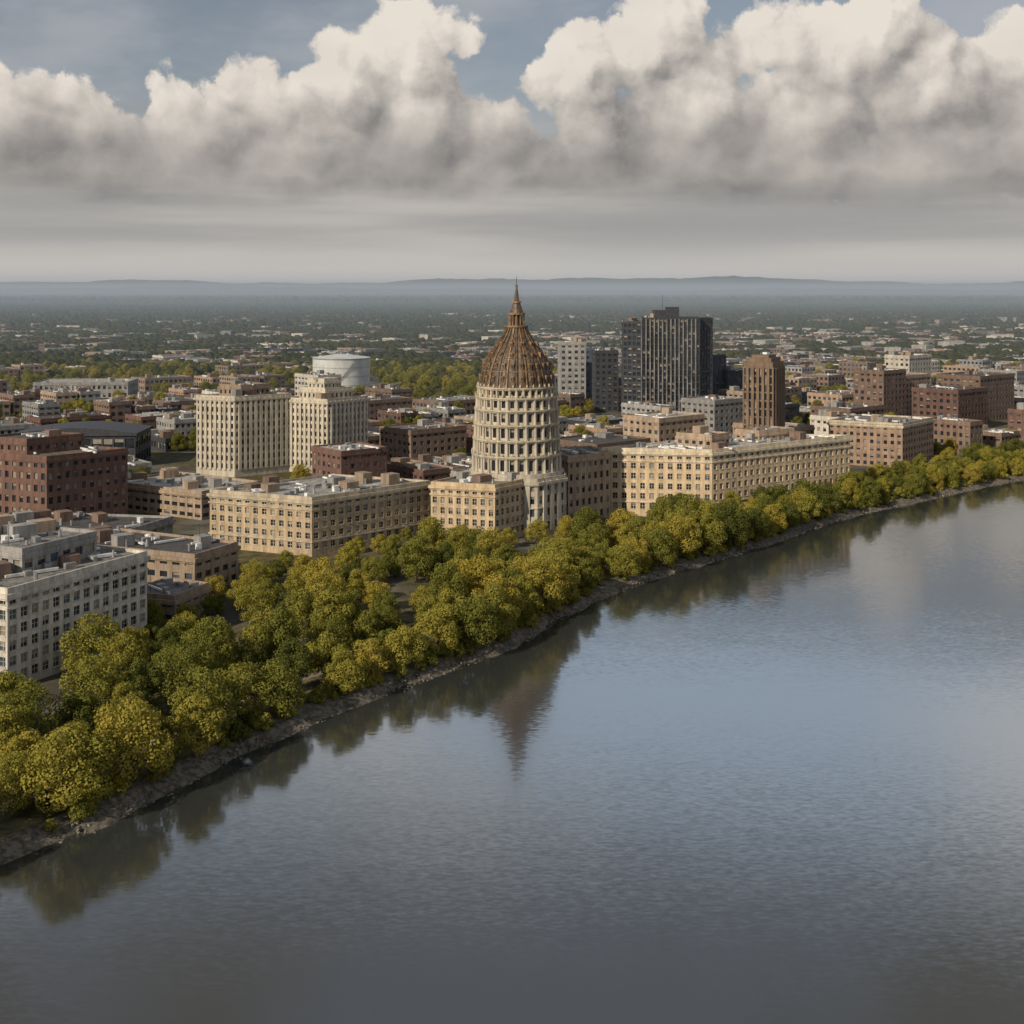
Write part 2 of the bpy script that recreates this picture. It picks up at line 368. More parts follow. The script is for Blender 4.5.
# ---- domed capitol tower
mb=MB(); TX,TY=1.6,433
def ngon(r,n,ph=0): return [(TX+r*math.cos(2*math.pi*i/n+ph),TY+r*math.sin(2*math.pi*i/n+ph)) for i in range(n)]
p8=ngon(18.2,8,math.pi/8)
building('x',p8,20.5,'cream_stone','roof_pale',4,3.2,.42,.6,nclut=0,mb=mb,corn=.8,base=1.5,pier=.5,bands=(6.5,11.2))
HERO.append(ngon(24,12))
def drum(r,z0,z1,n,rows,fw,fh,col=True,key='cream_stone'):
    p=ngon(r,n)
    for i in range(n): facade(mb,p[i],p[(i+1)%n],z0,z1,1,rows,fw,fh,key,depth=.7,mats=('glass','glass','glass'))
    if col:
        for q in ngon(r+.25,n):
            mb.cyl(q[0],q[1],z0,z0+.5,.62,.62,8,'limestone_pale'); mb.cyl(q[0],q[1],z0+.5,z1-.6,.48,.4,8,key,False); mb.cyl(q[0],q[1],z1-.6,z1,.45,.65,8,'limestone_pale')
    mb.ring(ngon(r+.9,48),ngon(r-.5,48),z1,z1+.5,'limestone_pale'); mb.ring(ngon(r+.5,48),ngon(r-.5,48),z1-.45,z1-.003,'cream_stone')
mb.prism(ngon(16.2,48),20.6,22.6,'cream_stone')
drum(15.0,22.6,28.0,28,1,.45,.68)
drum(14.6,28.5,33.4,28,1,.45,.68)
drum(14.3,33.9,38.6,28,1,.45,.68)
drum(14.0,39.1,43.6,28,1,.45,.62)
drum(13.7,44.1,47.8,28,1,.45,.62)
drum(13.2,48.3,51.2,36,1,.5,.55,True,'limestone_pale')
# urns round the ledges
for (r,z,c) in((14.4,48.3,28),(13.6,51.7,36),(15.6,28.5,28)):
    for k in range(c):
        a=2*math.pi*(k+.5)/c; x_,y_=TX+r*math.cos(a),TY+r*math.sin(a)
        mb.cyl(x_,y_,z,z+.5,.22,.38,6,'limestone_pale'); mb.cyl(x_,y_,z+.5,z+1.2,.38,.05,6,'limestone_pale')
prof=[(12.9,51.8),(12.7,53.5),(12.2,56),(11.4,58.6),(10.3,61),(8.9,63.4),(7.3,65.6),(5.8,67.6),(4.6,69.4),(3.7,71),(3.3,72.2)]
N=96
for (r0,z0),(r1,z1) in zip(prof,prof[1:]):
    for i in range(N):
        a=2*math.pi*i/N; b=2*math.pi*(i+1)/N
        def rr(r,i): return r*(1+.025*(1 if (i//2)%2 else 0))
        mb.face([(TX+rr(r0,i)*math.cos(a),TY+rr(r0,i)*math.sin(a),z0),(TX+rr(r0,i+1)*math.cos(b),TY+rr(r0,i+1)*math.sin(b),z0),
                 (TX+rr(r1,i+1)*math.cos(b),TY+rr(r1,i+1)*math.sin(b),z1),(TX+rr(r1,i)*math.cos(a),TY+rr(r1,i)*math.sin(a),z1)],'dome_copper')
for k in range(24):   # ribs
    a=2*math.pi*k/24
    for (r0,z0),(r1,z1) in zip(prof,prof[1:]):
        t=.2; o=.45; ca,sa=math.cos(a),math.sin(a)
        def q(r,z,s): return (TX+r*ca-s*sa,TY+r*sa+s*ca,z)
        mb.face([q(r0+o,z0,-t),q(r0+o,z0,t),q(r1+o,z1,t),q(r1+o,z1,-t)],'gold' if k%2 else 'dome_copper')
        mb.face([q(r0-.2,z0,-t),q(r0+o,z0,-t),q(r1+o,z1,-t),q(r1-.2,z1,-t)],'dome_copper'); mb.face([q(r0+o,z0,t),q(r0-.2,z0,t),q(r1-.2,z1,t),q(r1+o,z1,t)],'dome_copper')
for (r,z,c) in((12.6,54.5,24),(11.4,58.8,24),(9.6,62.3,16),(7,66,12)):   # dormer rows
    for k in range(c):
        a=2*math.pi*(k+.5)/c; mb.box(TX+(r+.1)*math.cos(a),TY+(r+.1)*math.sin(a),z-.6,z+1.1,1.2,1.1,a,'gold'); mb.box(TX+(r+.55)*math.cos(a),TY+(r+.55)*math.sin(a),z-.3,z+.7,.45,.6,a,'metal_dark')
for (r,z) in((13.4,51.8),(12.2,56.9),(10.4,61.0)): mb.ring(ngon(r,48),ngon(r-1,48),z,z+.35,'gold')
# lantern and spire
mb.ring(ngon(4.1,24),ngon(2,24),72,72.6,'gold'); mb.cyl(TX,TY,72,77,2.0,1.8,12,'dome_copper')
for q in ngon(2.6,12): mb.cyl(q[0],q[1],72.6,76.4,.22,.2,6,'gold')
mb.cyl(TX,TY,76.4,77,3.0,3.0,16,'gold'); mb.cyl(TX,TY,77,80.5,2.5,1.2,12,'dome_copper'); mb.cyl(TX,TY,80.5,81,1.6,1.6,12,'gold')
mb.cyl(TX,TY,81,87,1.0,.18,10,'dome_copper'); mb.cyl(TX,TY,86,86.8,.45,.45,10,'gold'); mb.cyl(TX,TY,86.8,90,.12,.05,6,'metal_dark')
mb.build('domed_capitol_tower')

# ------------------------------------------------------------ shoreline, ground
S=[(-400,-300),(-220,-60),(-140,80),(-75.3,181.8),(-65.1,195.3),(-54.3,215.3),(-42.4,236),(-29.4,256),(-13.8,275),(1.9,296),(12.4,318),(30.4,348),(57.9,380.7),(81.7,407),(126,461),(163.6,495.6),(229,553),(354,636),(700,850),(1500,1200),(3000,1550)]
def catmull(P,step=3):
    out=[]
    for i in range(len(P)-1):
        p0=P[max(i-1,0)];p1=P[i];p2=P[i+1];p3=P[min(i+2,len(P)-1)]
        L=math.dist(p1,p2); n=max(1,int(L/step)) if L<200 else 12
        for k in range(n):
            t=k/n
            out.append(tuple(.5*((2*p1[d])+(-p0[d]+p2[d])*t+(2*p0[d]-5*p1[d]+4*p2[d]-p3[d])*t*t+(-p0[d]+3*p1[d]-3*p2[d]+p3[d])*t**3) for d in(0,1)))
    out.append(P[-1]); return out
SH=np.array(catmull(S)); T=np.gradient(SH,axis=0); T/=np.linalg.norm(T,axis=1)[:,None]; NI=np.stack([-T[:,1],T[:,0]],1)
for _ in range(3): NI=(np.roll(NI,1,0)+NI+np.roll(NI,-1,0))/3; NI[0]=NI[1]; NI[-1]=NI[-2]
SUB=SH[::1]
def inland(x,y):
    d=(SUB[:,0]-x)**2+(SUB[:,1]-y)**2; i=int(np.argmin(d))
    return float((x-SUB[i,0])*NI[i,0]+(y-SUB[i,1])*NI[i,1])
def offline(o,jit=0): 
    n=len(SH); s=np.arange(n); j=jit*(np.sin(s*.9)+np.sin(s*.37+1)+np.random.uniform(-1,1,n))*.5
    return SH+NI*(o+j)[:,None] if jit else SH+NI*o
rows=[(offline(-3),-1.5),(offline(0,1),-.1),(offline(1.2,1),.5),(offline(2.8,1),1.3),(offline(5),1.9)]
vs=[];fs=[];ms=[];n=len(SH)
for k,(L,z) in enumerate(rows):
    for i in range(n): vs.append((L[i,0],L[i,1],z+(0 if k in(0,4) else U(-.15,.15))))
for k in range(4):
    for i in range(n-1): fs.append((k*n+i,k*n+i+1,(k+1)*n+i+1,(k+1)*n+i)); ms.append(1)
inner=[4*n+i for i in range(n)]
ex=[(3000,3000),(-3000,3000),(-3000,-300)]
b0=len(vs); vs+= [(x,y,1.9) for x,y in ex]
loop=inner+[b0,b0+1,b0+2]
for t in tessellate_polygon([[Vector(vs[i]) for i in loop]]):
    f=tuple(loop[j] for j in t); a=area([vs[i][:2] for i in f]); fs.append(f if a>0 else f[::-1]); ms.append(0)
def addq(pts):
    i=len(vs); vs.extend([(x,y,1.9) for x,y in pts]); fs.append(tuple(range(i,i+len(pts)))); ms.append(0)
addq([(-60000,-300),(-3000,-300),(-3000,3000),(-60000,3000)]); addq([(-60000,3000),(60000,3000),(60000,60000),(-60000,60000)])
addq([(3000,1557),(9000,2900),(9000,3000),(3000,3000)])
me=bpy.data.meshes.new('ground'); me.from_pydata(vs,[],fs); me.materials.append(MATS['ground_mat']); me.materials.append(MATS['bank_mat'])
me.polygons.foreach_set('material_index',ms); me.update(); scene.collection.objects.link(bpy.data.objects.new('ground',me))
mb=MB(); mb.face([(-60000,-3000,0),(60000,-3000,0),(60000,60000,0),(-60000,60000,0)],'water_mat'); mb.build('river_water')
# riverside park: lawn and paths
def strip(mb,o0,o1,z,key,i0,i1):
    A=SH+NI*o0; B=SH+NI*o1
    for i in range(i0,i1): mb.face([(A[i,0],A[i,1],z),(A[i+1,0],A[i+1,1],z),(B[i+1,0],B[i+1,1],z),(B[i,0],B[i,1],z)],key)
i0=int(np.argmin(abs(SH[:,1]-60))); i1=int(np.argmin(abs(SH[:,1]-640)))
mb=MB()
for k in range(8): strip(mb,5+k*5,10+k*5,1.93,'lawn',i0,i1)
mb.build('riverside_lawn')
mb=MB(); strip(mb,16,18.6,1.96,'pavement',i0,i1); mb.build('promenade_path')
# rocks along the bank
def ico(sub):
    import bmesh
    bm=bmesh.new(); bmesh.ops.create_icosphere(bm,subdivisions=sub,radius=1); bm.verts.ensure_lookup_table()
    v=np.array([x.co[:] for x in bm.verts]); f=np.array([[q.index for q in p.verts] for p in bm.faces]); bm.free(); return v,f
I1=ico(1); I2=ico(2)
def bigmesh(name,V,F,key,quad=False):
    me=bpy.data.meshes.new(name); k=F.shape[1]
    me.vertices.add(len(V)); me.vertices.foreach_set('co',V.astype(np.float32).ravel())
    me.loops.add(F.size); me.loops.foreach_set('vertex_index',F.astype(np.int32).ravel())
    me.polygons.add(len(F)); me.polygons.foreach_set('loop_start',np.arange(0,F.size,k,dtype=np.int32)); me.polygons.foreach_set('loop_total',np.full(len(F),k,dtype=np.int32))
    me.materials.append(MATS[key]); me.update(calc_edges=True); me.validate()
    ob=bpy.data.objects.new(name,me); scene.collection.objects.link(ob); return ob
def blobs(name,C,Sc,base,key,jit):
    v,f=base; n=len(C); nv=len(v)
    V=v[None]*(1+np.random.uniform(-jit,jit,(n,nv,1)))*Sc[:,None,:]
    a=np.random.uniform(0,6.28,n); c,s=np.cos(a)[:,None],np.sin(a)[:,None]
    V=np.stack([V[...,0]*c-V[...,1]*s,V[...,0]*s+V[...,1]*c,V[...,2]],-1)+C[:,None,:]
    F=(f[None]+(np.arange(n)*nv)[:,None,None]).reshape(-1,3)
    return bigmesh(name,V.reshape(-1,3),F,key)
nr=2600; idx=np.random.randint(i0,i1,nr); off=np.random.uniform(-.5,2.6,nr); t=np.random.uniform(-1.5,1.5,nr)
C=np.concatenate([SH[idx]+NI[idx]*off[:,None]+T[idx]*t[:,None],(np.clip(off,0,4)*.42-.05)[:,None]],1)
sc=np.random.uniform(.12,.42,(nr,1))*np.random.uniform(.6,1.3,(nr,3)); sc[:,2]*=.7
blobs('riverbank_rocks',C,sc,I1,'rock',.25)

# ------------------------------------------------------------ trees
def make_tree(seed,H=11,Rc=5.2,nl=17,leaf=.35,per=470):
    rs=np.random.RandomState(seed); mb=MB()
    def limb(a,b,r0,r1,n=6):
        a=Vector(a);b=Vector(b); d=(b-a).normalized(); x=d.orthogonal().normalized(); y=d.cross(x)
        for i in range(n):
            t=2*math.pi*i/n; s=2*math.pi*(i+1)/n
            p=lambda c,r,t: tuple(c+x*r*math.cos(t)+y*r*math.sin(t))
            mb.face([p(a,r0,t),p(a,r0,s),p(b,r1,s),p(b,r1,t)],'bark')
    f=(rs.uniform(-.3,.3),rs.uniform(-.3,.3),H*.25)
    limb((0,0,-.4),f,.38,.27,8); limb(f,(f[0]*2,f[1]*2,H*.6),.27,.12,8)
    L=[]
    for k in range(nl):
        a=k*2.4+rs.uniform(-.4,.4); h=(k+.5)/nl
        zz=H*(.22+.66*h); rad=Rc*.68*math.sqrt(max(.05,1-((h-.35)/.72)**2))*rs.uniform(.75,1.15)
        c=(rad*math.cos(a),rad*math.sin(a),zz+rs.uniform(-.5,.5)); L.append((c,rs.uniform(.25,.42)*Rc*(1.1-.3*h)))
        if k%2==0: limb(f if h<.5 else (f[0]*1.5,f[1]*1.5,H*.45),c,.13,.03,5)
    L.append(((rs.uniform(-.6,.6),rs.uniform(-.6,.6),H*.86),Rc*.36)); L.append(((0,0,H*.6),Rc*.5))
    vs=[];
    for c,r in L:
        n=int(per*(r/(.38*Rc))**2)
        d=rs.normal(size=(n,3)); d/=np.linalg.norm(d,axis=1)[:,None]; d[:,2]*=.85
        rr=r*(1-np.abs(rs.normal(0,.16,n)))*(1+.13*np.sin(d[:,0]*5+c[0])*np.cos(d[:,1]*6+c[1]))
        P=np.array(c)+d*rr[:,None]+rs.normal(0,.09,(n,3))
        nrm=d*1.0+rs.normal(0,.36,(n,3)); nrm/=np.linalg.norm(nrm,axis=1)[:,None]
        x=np.cross(nrm,rs.normal(size=(n,3))); x/=np.linalg.norm(x,axis=1)[:,None]; y=np.cross(nrm,x)
        s=(leaf*rs.uniform(.35,.75,n))[:,None]
        for p,xx,yy in zip(P,x*s,y*s*.8): vs.append((p-xx,p+yy*.9,p+xx,p-yy))
    for q in vs: mb.face([tuple(v) for v in q],'leaves')
    ob=mb.build('tmp'); me=ob.data; bpy.data.objects.remove(ob); me.name='tree_mesh'; return me
TREES=[make_tree(1),make_tree(2,H=12,Rc=4.8,nl=19),make_tree(3,H=9.5,Rc=5.4,nl=16),make_tree(4,H=10.5,Rc=5.8,nl=20),make_tree(5,H=8,Rc=4.4,nl=13),make_tree(6,H=12.5,Rc=5.6,nl=22),make_tree(9,H=11.5,Rc=5.9,nl=14)]
SHRUB=[make_tree(8,H=3.4,Rc=2.3,nl=7,leaf=.30,per=190)]
grid={}
def free(x,y,d):
    gx,gy=int(x//6),int(y//6)
    for i in range(gx-2,gx+3):
        for j in range(gy-2,gy+3):
            for (a,b,e) in grid.get((i,j),()):
                if (a-x)**2+(b-y)**2<d*d: return False
    return True
ntree=0
def put(x,y,s,me=None,name='deciduous_tree',z=1.8,reg=True):
    global ntree
    ob=bpy.data.objects.new(name,me or random.choice(TREES)); ob.location=(x,y,z); ob.rotation_euler=(0,0,U(0,6.28)); ob.scale=(s*U(.92,1.1),s*U(.92,1.1),s*U(.9,1.08)); scene.collection.objects.link(ob)
    if reg: grid.setdefault((int(x//6),int(y//6)),[]).append((x,y,0)); ntree+=1
# shoreline parkland
for t in range(36000):
    i=random.randrange(i0,i1); o=U(3.6,95)
    x,y=SH[i]+NI[i]*o
    if y>640 or x<-150 or y<150: continue
    lim=95 if x<20 else (40 if x<140 else 30)
    if o>lim: continue
    if 13.8<o<20.8 : continue
    if o>30 and math.sin(x*.09+1)*math.sin(y*.07)>.4: continue
    d=7.8 if o<30 else 8.8
    if x>60: d=6.8
    if not free(x,y,d): continue
    if any(inpoly(x,y,p) for p in HERO): continue
    s=U(.78,1.25)
    if x>140: s*=.85
    near=min(min(math.hypot(x-q[0],y-q[1]) for q in p) for p in HERO)
    if near<14: s*=.75
    if abs(x+62)<30 and y>340: s*=.75
    put(x,y,s)
for t in range(420):
    i=random.randrange(i0,i1); o=U(2.2,8); x,y=SH[i]+NI[i]*o; put(x,y,U(.5,1.15),SHRUB[0],'shrub',1.0,False)

# ------------------------------------------------------------ generic city
ang=.70; ca,sa=math.cos(ang),math.sin(ang); PX,PY=60,46
built=set(); treespots=[]
WALLS=['red_brick','brown_brick','tan_brick','concrete_white','concrete_grey','tan_brick','peach_brick','brown_brick','concrete_grey','brown_brick','dark_cladding']
ROOFS=['roof_grey','roof_dark','roof_pale','roof_brown','roof_grey','roof_dark']
streets=MB()
HC=[(sum(q[0] for q in p)/len(p),sum(q[1] for q in p)/len(p),max(math.dist(q,p[0]) for q in p)*.62) for p in HERO]
nb=0
for gi in range(-40,60):
    for gj in range(-45,55):
        cx=gi*PX*ca-gj*PY*sa; cy=500+gi*PX*sa+gj*PY*ca
        if not(440<cy<2300) or abs(cx)>cy*.46+70: continue
        if inland(cx,cy)<48: continue
        if cy<1500:
            streets.box(cx+ (PX/2)*ca,cy+(PX/2)*sa,1.85,1.94,8,PY+.0,ang,'asphalt') if not any(math.hypot(cx+PX/2*ca-h[0],cy+PX/2*sa-h[1])<h[2]+14 for h in HC) else None
        v=math.sin(cx*.004+2)*math.sin(cy*.005)+.6*math.sin(cx*.013+cy*.009)
        pr=.93 if cy<800 else (.8 if cy<1050 else .62+.2*v)
        if cy>1050 and cx<0: pr=.28+.22*v
        if cy>1600: pr*=.6
        if -95<cx<-5 and 850<cy<1250: pr=0
        if -190<cx<-140 and 610<cy<700: pr=0
        if R()>pr: treespots.append((cx,cy)); continue
        built.add((gi,gj))
        k=random.choice([1,2,2,3])
        for q in range(k):
            lw=48/k; ox=-24+lw*(q+.5); w_=lw*U(.75,.93); d_=U(22,35)
            x=cx+ox*ca-0*sa; y=cy+ox*sa
            if any(math.hypot(x-h[0],y-h[1])<h[2]+w_*.5+3 for h in HC): continue
            if inland(x,y)<40: continue
            z=1.9+random.choice([5,7,8,9,11,12,15])*(1.1 if cx>0 else .9)
            if R()<.05 and cy<1200: z+=U(6,14)
            if cy>1200: z=1.9+random.choice([5,6,7,8])
            wall=random.choice(WALLS); rk=random.choice(ROOFS)
            mb=MB(); poly=ccw(rect(x,y,w_,d_,ang)); fl=max(1,int((z-1.9)/3.6))
            if cy<720:
                for a in range(4):
                    A,B=poly[a],poly[(a+1)%4]; facade(mb,A,B,1.9,z,max(1,round(math.dist(A,B)/3.6)),fl,.5,.5,wall)
            else:
                mb.prism(poly,1.9,z,wall,rk)
                for a in range(4):
                    A,B=poly[a],poly[(a+1)%4]; L=math.dist(A,B); nc=max(1,round(L/4.2)); dx,dy=(B[0]-A[0])/L,(B[1]-A[1])/L
                    for i in range(nc):
                        for j in range(fl):
                            s0=(i+.22)*L/nc; s1=(i+.78)*L/nc; za=1.9+(j+.3)*(z-1.9)/fl; zb=1.9+(j+.78)*(z-1.9)/fl
                            o=.06; P=lambda s,zz:(A[0]+dx*s+dy*o,A[1]+dy*s-dx*o,zz)
                            mb.face([P(s0,za),P(s1,za),P(s1,zb),P(s0,zb)],random.choice(['glass','glass','glass_sky']))
            roof(mb,poly,z,wall,rk,.3 if cy<900 else 0,.8,wall)
            clutter(mb,poly,z+.15,(14 if cy<1000 else 5),ang)
            nm={'red_brick':'brick_building','brown_brick':'brick_building','peach_brick':'brick_building','tan_brick':'brick_building'}.get(wall,'commercial_building')
            mb.build(nm); nb+=1
        for q in range(3): 
            treespots.append((cx+U(-30,30)*ca+24*sa,cy+U(-30,30)*sa-24*ca,1))
streets.build('city_streets')
for sp in treespots:
    cx,cy=sp[:2]
    if cy>1300: continue
    for k in range(1 if len(sp)==3 else (9 if cy<900 else 12)):
        x=cx+U(-26,26); y=cy+U(-22,22)
        if len(sp)==3: x,y=cx,cy
        if inland(x,y)<30 or any(math.hypot(x-h[0],y-h[1])<h[2] for h in HC) or not free(x,y,6): continue
        put(x,y,U(.7,1.1))
# distant woodland (massed crowns)
def fld(x,y): return np.sin(x*.0031+1.3)*np.sin(y*.0047+.4)+.7*np.sin(x*.0083+y*.0101)+.5*np.sin(x*.021-y*.017+2)+.5*np.sin(y*.03+x*.006)
def wood(name,n,d0,d1,base,s0,s1,th):
    y=np.sqrt(np.random.uniform(d0**2,d1**2,n)); x=y*np.random.uniform(-.5,.5,n)
    keep=fld(x,y)>th
    gi=np.round(((x)*ca+(y-500)*sa)/PX).astype(int); gj=np.round((-(x)*sa+(y-500)*ca)/PY).astype(int)
    keep&=~np.array([(a,b) in built for a,b in zip(gi,gj)])
    for h in HC: keep&=np.hypot(x-h[0],y-h[1])>h[2]
    x,y=x[keep],y[keep]; m=len(x)
    s=np.random.uniform(s0,s1,m); Sc=np.stack([s,s,s*np.random.uniform(.75,1.05,m)],1)
    C=np.stack([x,y,1.9+s*.75],1)
    blobs(name,C,Sc,base,'woodland',.2); return m
w1=wood('woodland_trees',20000,1200,2600,I2,3.8,6.2,-1.1)
w2=wood('distant_woodland',46000,2500,7000,I1,6,10,-.5)
w3=wood('distant_woodland',16000,7000,13500,I1,14,26,-.7)
# scattered far buildings
mb=MB()
for k in range(620):
    y=math.sqrt(U(1500**2,3900**2)); x=y*(U(-.46,.46) if R()<.6 else U(.05,.46))
    mb.box(x,y,1.9,U(9,14),U(12,34),U(10,22),random.choice([.7,.7,.1,1.2]),random.choice(['concrete_white','roof_pale','concrete_grey','brown_brick','roof_grey','tan_brick','brown_brick']))
mb.build('distant_town_buildings')
# hills
def hills(name,D,h,dep,seed):
    rs=np.random.RandomState(seed); nx,ny=260,14; xs=np.linspace(-D*.75,D*.75,nx); V=[];F=[]
    ph=rs.uniform(0,6,8)
    for j in range(ny):
        t=j/(ny-1)
        for i,x in enumerate(xs):
            r=sum(math.sin(x/D*f+ph[k])*a for k,(f,a) in enumerate(((5,.12),(11,.10),(23,.07),(47,.04),(90,.03))))
            V.append((x,D+t*dep,1+h*math.sin(t*math.pi)**1.2*(.82+r)*(1+.04*rs.uniform(-1,1))))
    for j in range(ny-1):
        for i in range(nx-1): F.append((j*nx+i,j*nx+i+1,(j+1)*nx+i+1,(j+1)*nx+i))
    ob=bigmesh(name,np.array(V),np.array(F),'hill_mat'); ob.data.polygons.foreach_set('use_smooth',[True]*len(F))
hills('distant_hills',13500,125,3500,3); hills('distant_hills',20000,300,5000,11)

# ------------------------------------------------------------ haze (air beyond the city centre)
m,nt,o=newmat('haze_mat')
vsx=nn(nt,'ShaderNodeVolumeScatter'); vsx.inputs['Color'].default_value=(.44,.53,.64,1); vsx.inputs['Density'].default_value=1.9e-4; vsx.inputs['Anisotropy'].default_value=0
vab=nn(nt,'ShaderNodeVolumeAbsorption'); vab.inputs['Color'].default_value=(.55,.62,.72,1); vab.inputs['Density'].default_value=1.6e-4
ad=nn(nt,'ShaderNodeAddShader'); nt.links.new(vsx.outputs[0],ad.inputs[0]); nt.links.new(vab.outputs[0],ad.inputs[1])
nt.links.new(ad.outputs[0],o.inputs['Volume'])
mb=MB(); P=[(-30000,720),(30000,720),(30000,32000),(-30000,32000)]; mb.prism(P,-3,150,'haze_mat',bottom=True); mb.build('haze')

# ------------------------------------------------------------ sun + world
SX,SY=-.67,-.74
SAZ=math.atan2(SX,SY)
EL=math.radians(30)
sd=Vector((SX*math.cos(EL),SY*math.cos(EL),math.sin(EL))).normalized()
sun=bpy.data.lights.new('sun','SUN'); sun.energy=5.0; sun.angle=math.radians(.55); sun.color=(1,.88,.71)
so=bpy.data.objects.new('sun',sun); so.rotation_euler=sd.to_track_quat('Z','Y').to_euler(); scene.collection.objects.link(so)
wd=bpy.data.worlds.new('World'); scene.world=wd; wd.use_nodes=True; nt=wd.node_tree; nt.nodes.clear()
try: wd.cycles.sampling_method='NONE'
except Exception as e: print(e)
out=nn(nt,'ShaderNodeOutputWorld')
bgA=nn(nt,'ShaderNodeBackground'); bgA.inputs[1].default_value=.1
bgB=nn(nt,'ShaderNodeBackground'); bgB.inputs[1].default_value=.1
wmx=nn(nt,'ShaderNodeMixShader'); nt.links.new(bgA.outputs[0],wmx.inputs[1]); nt.links.new(bgB.outputs[0],wmx.inputs[2]); nt.links.new(wmx.outputs[0],out.inputs[0])
sky=nn(nt,'ShaderNodeTexSky'); sky.sky_type='NISHITA'; sky.sun_disc=False; sky.sun_elevation=EL; sky.sun_rotation=SAZ; sky.altitude=80; sky.dust_density=1.5
tc=nn(nt,'ShaderNodeTexCoord').outputs['Generated']
PUFF=[(-22.8,6.9,3.1),(-18.6,6.9,2.7),(-14.3,6.9,2.9),(-23,8.5,1.8),(-20.0,8.4,1.6),(-15.9,8.7,1.4),(-13,8.9,1.4),
(-10.6,8.4,2.6),(-7.6,9.3,2.6),(-4.6,10.6,2.9),(-4,7.6,3.4),(-9.5,6.6,2.8),(-1.8,10.9,1.5),(-.9,7.0,2.4),
(3.2,9.6,2.8),(6.6,11,3.0),(8.6,8.3,3.3),(4,7,3.0),
(12,10.3,2.6),(16,10.9,3.4),(13.6,7.6,3.2),(18.6,8.6,3.4),(20,6.6,3.0),(23,9.8,2.6),(24,6.8,3.0)]
g=bpy.data.node_groups.new('cloud_field','ShaderNodeTree')
g.interface.new_socket('P',in_out='INPUT',socket_type='NodeSocketVector'); g.interface.new_socket('F',in_out='OUTPUT',socket_type='NodeSocketFloat'); g.interface.new_socket('G',in_out='OUTPUT',socket_type='NodeSocketFloat')
gin=nn(g,'NodeGroupInput'); gout=nn(g,'NodeGroupOutput'); P=gin.outputs[0]
wn=SCALEV(g,VM(g,'SUBTRACT',NOISE(g,P,.45,5,.6,'Color','2D'),(.5,.5,.5)),(1.9,1.7,0))
PW=VM(g,'ADD',P,wn); cur=None
for a,e,r in PUFF:
    f=M(g,'MULTIPLY_ADD',VM(g,'DISTANCE',PW,(a,e,0)),-1/2.3,r/2.3)
    if cur is None: cur=f
    else:
        n=nn(g,'ShaderNodeMath',operation='SMOOTH_MAX'); g.links.new(cur,n.inputs[0]); g.links.new(f,n.inputs[1]); n.inputs[2].default_value=.25; cur=n.outputs[0]
gs=nn(g,'ShaderNodeSeparateXYZ'); g.links.new(PW,gs.inputs[0])
band=M(g,'MULTIPLY_ADD',M(g,'ABSOLUTE',M(g,'SUBTRACT',gs.outputs[1],5.2)),-1/2.3,2.6/2.3)
n=nn(g,'ShaderNodeMath',operation='SMOOTH_MAX'); g.links.new(cur,n.inputs[0]); g.links.new(band,n.inputs[1]); n.inputs[2].default_value=.35; cur=n.outputs[0]
def VOR(sc,sm):
    v=nn(g,'ShaderNodeTexVoronoi',feature='SMOOTH_F1',voronoi_dimensions='2D'); g.links.new(PW,v.inputs['Vector']); v.inputs['Scale'].default_value=sc; v.inputs['Smoothness'].default_value=sm
    return M(g,'MULTIPLY',v.outputs['Distance'],v.outputs['Distance'])
g.links.new(cur,gout.inputs[1])
cur=M(g,'SUBTRACT',cur,M(g,'ADD',M(g,'MULTIPLY',VOR(.40,.35),.85),M(g,'MULTIPLY',VOR(1.0,.4),.34)))
cur=M(g,'ADD',cur,M(g,'MULTIPLY',NOISE(g,PW,1.6,4,.6,'Fac','2D'),.28))
g.links.new(cur,gout.inputs[0])
sp=nn(nt,'ShaderNodeSeparateXYZ'); nt.links.new(tc,sp.inputs[0]); X,Y,Z=sp.outputs
az=M(nt,'MULTIPLY',M(nt,'ARCTAN2',X,Y),57.2958); hz=M(nt,'SQRT',M(nt,'ADD',M(nt,'MULTIPLY',X,X),M(nt,'MULTIPLY',Y,Y)))
el=M(nt,'MULTIPLY',M(nt,'ARCTAN2',Z,hz),57.2958)
azw=M(nt,'SUBTRACT',M(nt,'PINGPONG',M(nt,'ADD',az,26.0+52*4),52.0),26.0)
cb=nn(nt,'ShaderNodeCombineXYZ'); nt.links.new(azw,cb.inputs[0]); nt.links.new(el,cb.inputs[1]); P0=cb.outputs[0]
def N2(sx_,sy_,d=3,r=.55): return NOISE(nt,SCALEV(nt,P0,(sx_,sy_,1)),1,d,r,'Fac','2D')
def fieldat(v):
    n=nn(nt,'ShaderNodeGroup'); n.node_tree=g; nt.links.new(v,n.inputs[0]); return n.outputs
F0,G0=fieldat(P0)[:2]; F1,_g=fieldat(VM(nt,'ADD',P0,(-.45,.5,0)))[:2]; F2,G2=fieldat(VM(nt,'ADD',P0,(-1.5,1.5,0)))[:2]
vert=MR(nt,el,4.6,10.8)
lit=M(nt,'ADD',.52,M(nt,'MULTIPLY',M(nt,'SUBTRACT',F0,F1),M(nt,'ADD',.6,M(nt,'MULTIPLY',vert,.4))),clamp=True)
lit2=M(nt,'ADD',.52,M(nt,'MULTIPLY',M(nt,'SUBTRACT',G0,G2),.85),clamp=True)
dens=MR(nt,F0,-.02,.2)
base=MR(nt,M(nt,'ADD',el,M(nt,'MULTIPLY',M(nt,'SUBTRACT',N2(.12,.4,4,.6),.5),1.8)),3.7,5.2)
dens=M(nt,'MULTIPLY',dens,base)
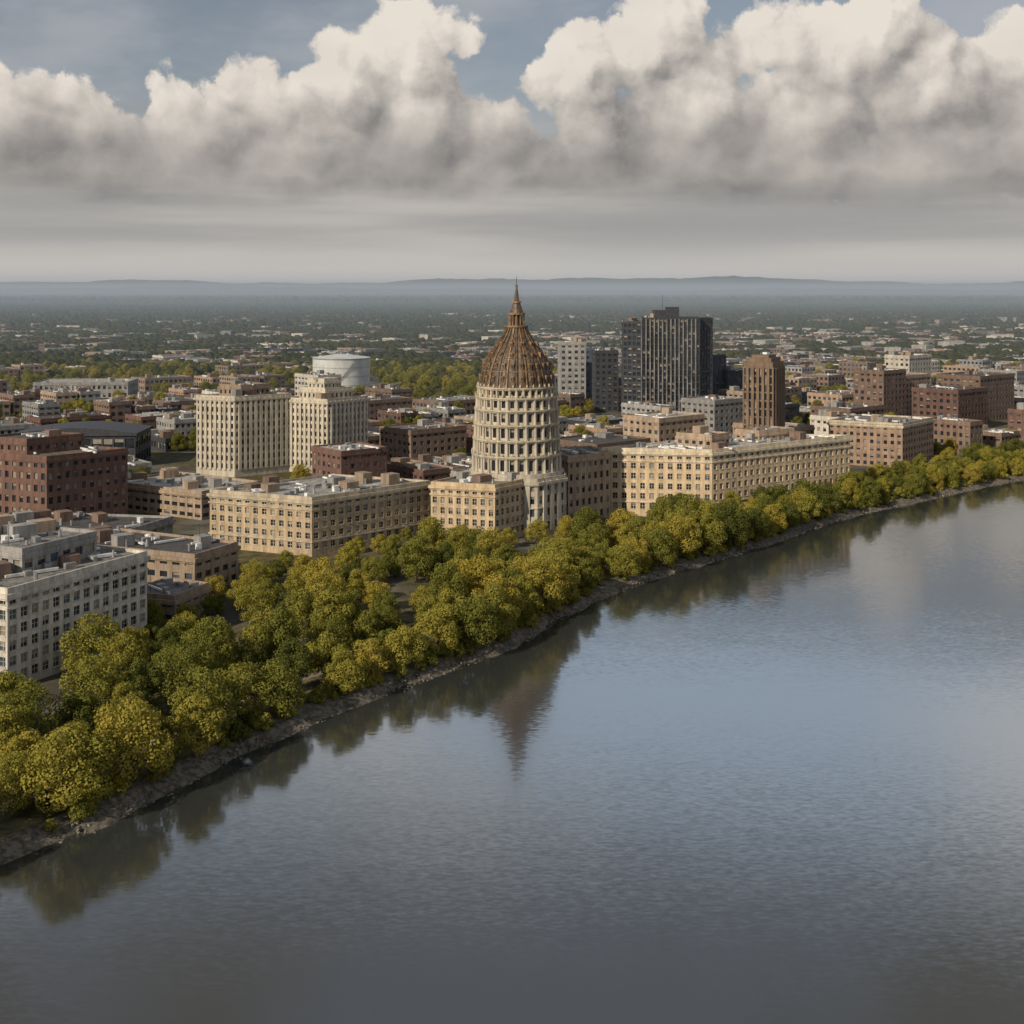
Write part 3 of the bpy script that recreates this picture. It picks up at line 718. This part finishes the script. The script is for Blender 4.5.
shade=M(nt,'MULTIPLY',M(nt,'ADD',M(nt,'MULTIPLY',lit,.60),M(nt,'MULTIPLY',lit2,.55)),M(nt,'ADD',M(nt,'MULTIPLY',vert,.70),.36),clamp=True)
shade=M(nt,'ADD',shade,M(nt,'MULTIPLY',M(nt,'SUBTRACT',N2(.14,.25,3,.5),.5),.5),clamp=True)
ccol=MIX(nt,shade,(1.75,1.70,1.72),(8.0,7.3,6.5))
thin=MR(nt,N2(.06,.16,5,.6),.35,.7)
hs=nn(nt,'ShaderNodeHueSaturation'); nt.links.new(sky.outputs[0],hs.inputs['Color']); hs.inputs['Saturation'].default_value=.6; hs.inputs['Value'].default_value=.68
clear=MIX(nt,M(nt,'MULTIPLY',thin,.65),hs.outputs[0],(4.3,4.4,4.7))
st=N2(.04,.55,4,.5)
stc=MIX(nt,MR(nt,st,.3,.7),(3.5,3.4,3.3),(5.0,4.7,4.35))
stc=MIX(nt,MR(nt,el,0,3.0),(6.6,6.2,5.7),stc)
c1=MIX(nt,MR(nt,el,5.5,9.5),stc,clear)
c2=MIX(nt,dens,c1,ccol)
nt.links.new(c2,bgA.inputs[0])
hi=MIX(nt,MR(nt,N2(.05,.09,4,.55),.35,.65),(8.6,10.6,13.2),(12.4,12.9,13.6))
azf=MR(nt,azw,-16,6,.74,1.0)
sc_=nn(nt,'ShaderNodeVectorMath',operation='SCALE'); nt.links.new(hi,sc_.inputs[0]); nt.links.new(azf,sc_.inputs['Scale'])
ovh=MIX(nt,MR(nt,NOISE(nt,SCALEV(nt,tc,(3,3,5)),1,4,.55),.42,.6),(2.7,3.0,3.7),(2.1,2.0,1.9))
c4=MIX(nt,MR(nt,el,19,28),sc_.outputs[0],ovh)
nt.links.new(c4,bgB.inputs[0])
nt.links.new(MR(nt,el,13,17.5),wmx.inputs[0])

# ------------------------------------------------------------ camera
cam=bpy.data.cameras.new('camera'); co=bpy.data.objects.new('camera',cam); scene.collection.objects.link(co)
co.location=(0,0,85); co.rotation_euler=(math.radians(90),0,0); cam.sensor_width=36; cam.lens=36*1236/1024; cam.shift_y=-222/1024
cam.clip_start=1; cam.clip_end=100000; scene.camera=co
scene.view_settings.view_transform='Standard'; scene.view_settings.look='None'; scene.view_settings.exposure=0
print('trees',ntree,'bld',nb,'woods',w1,w2,w3)
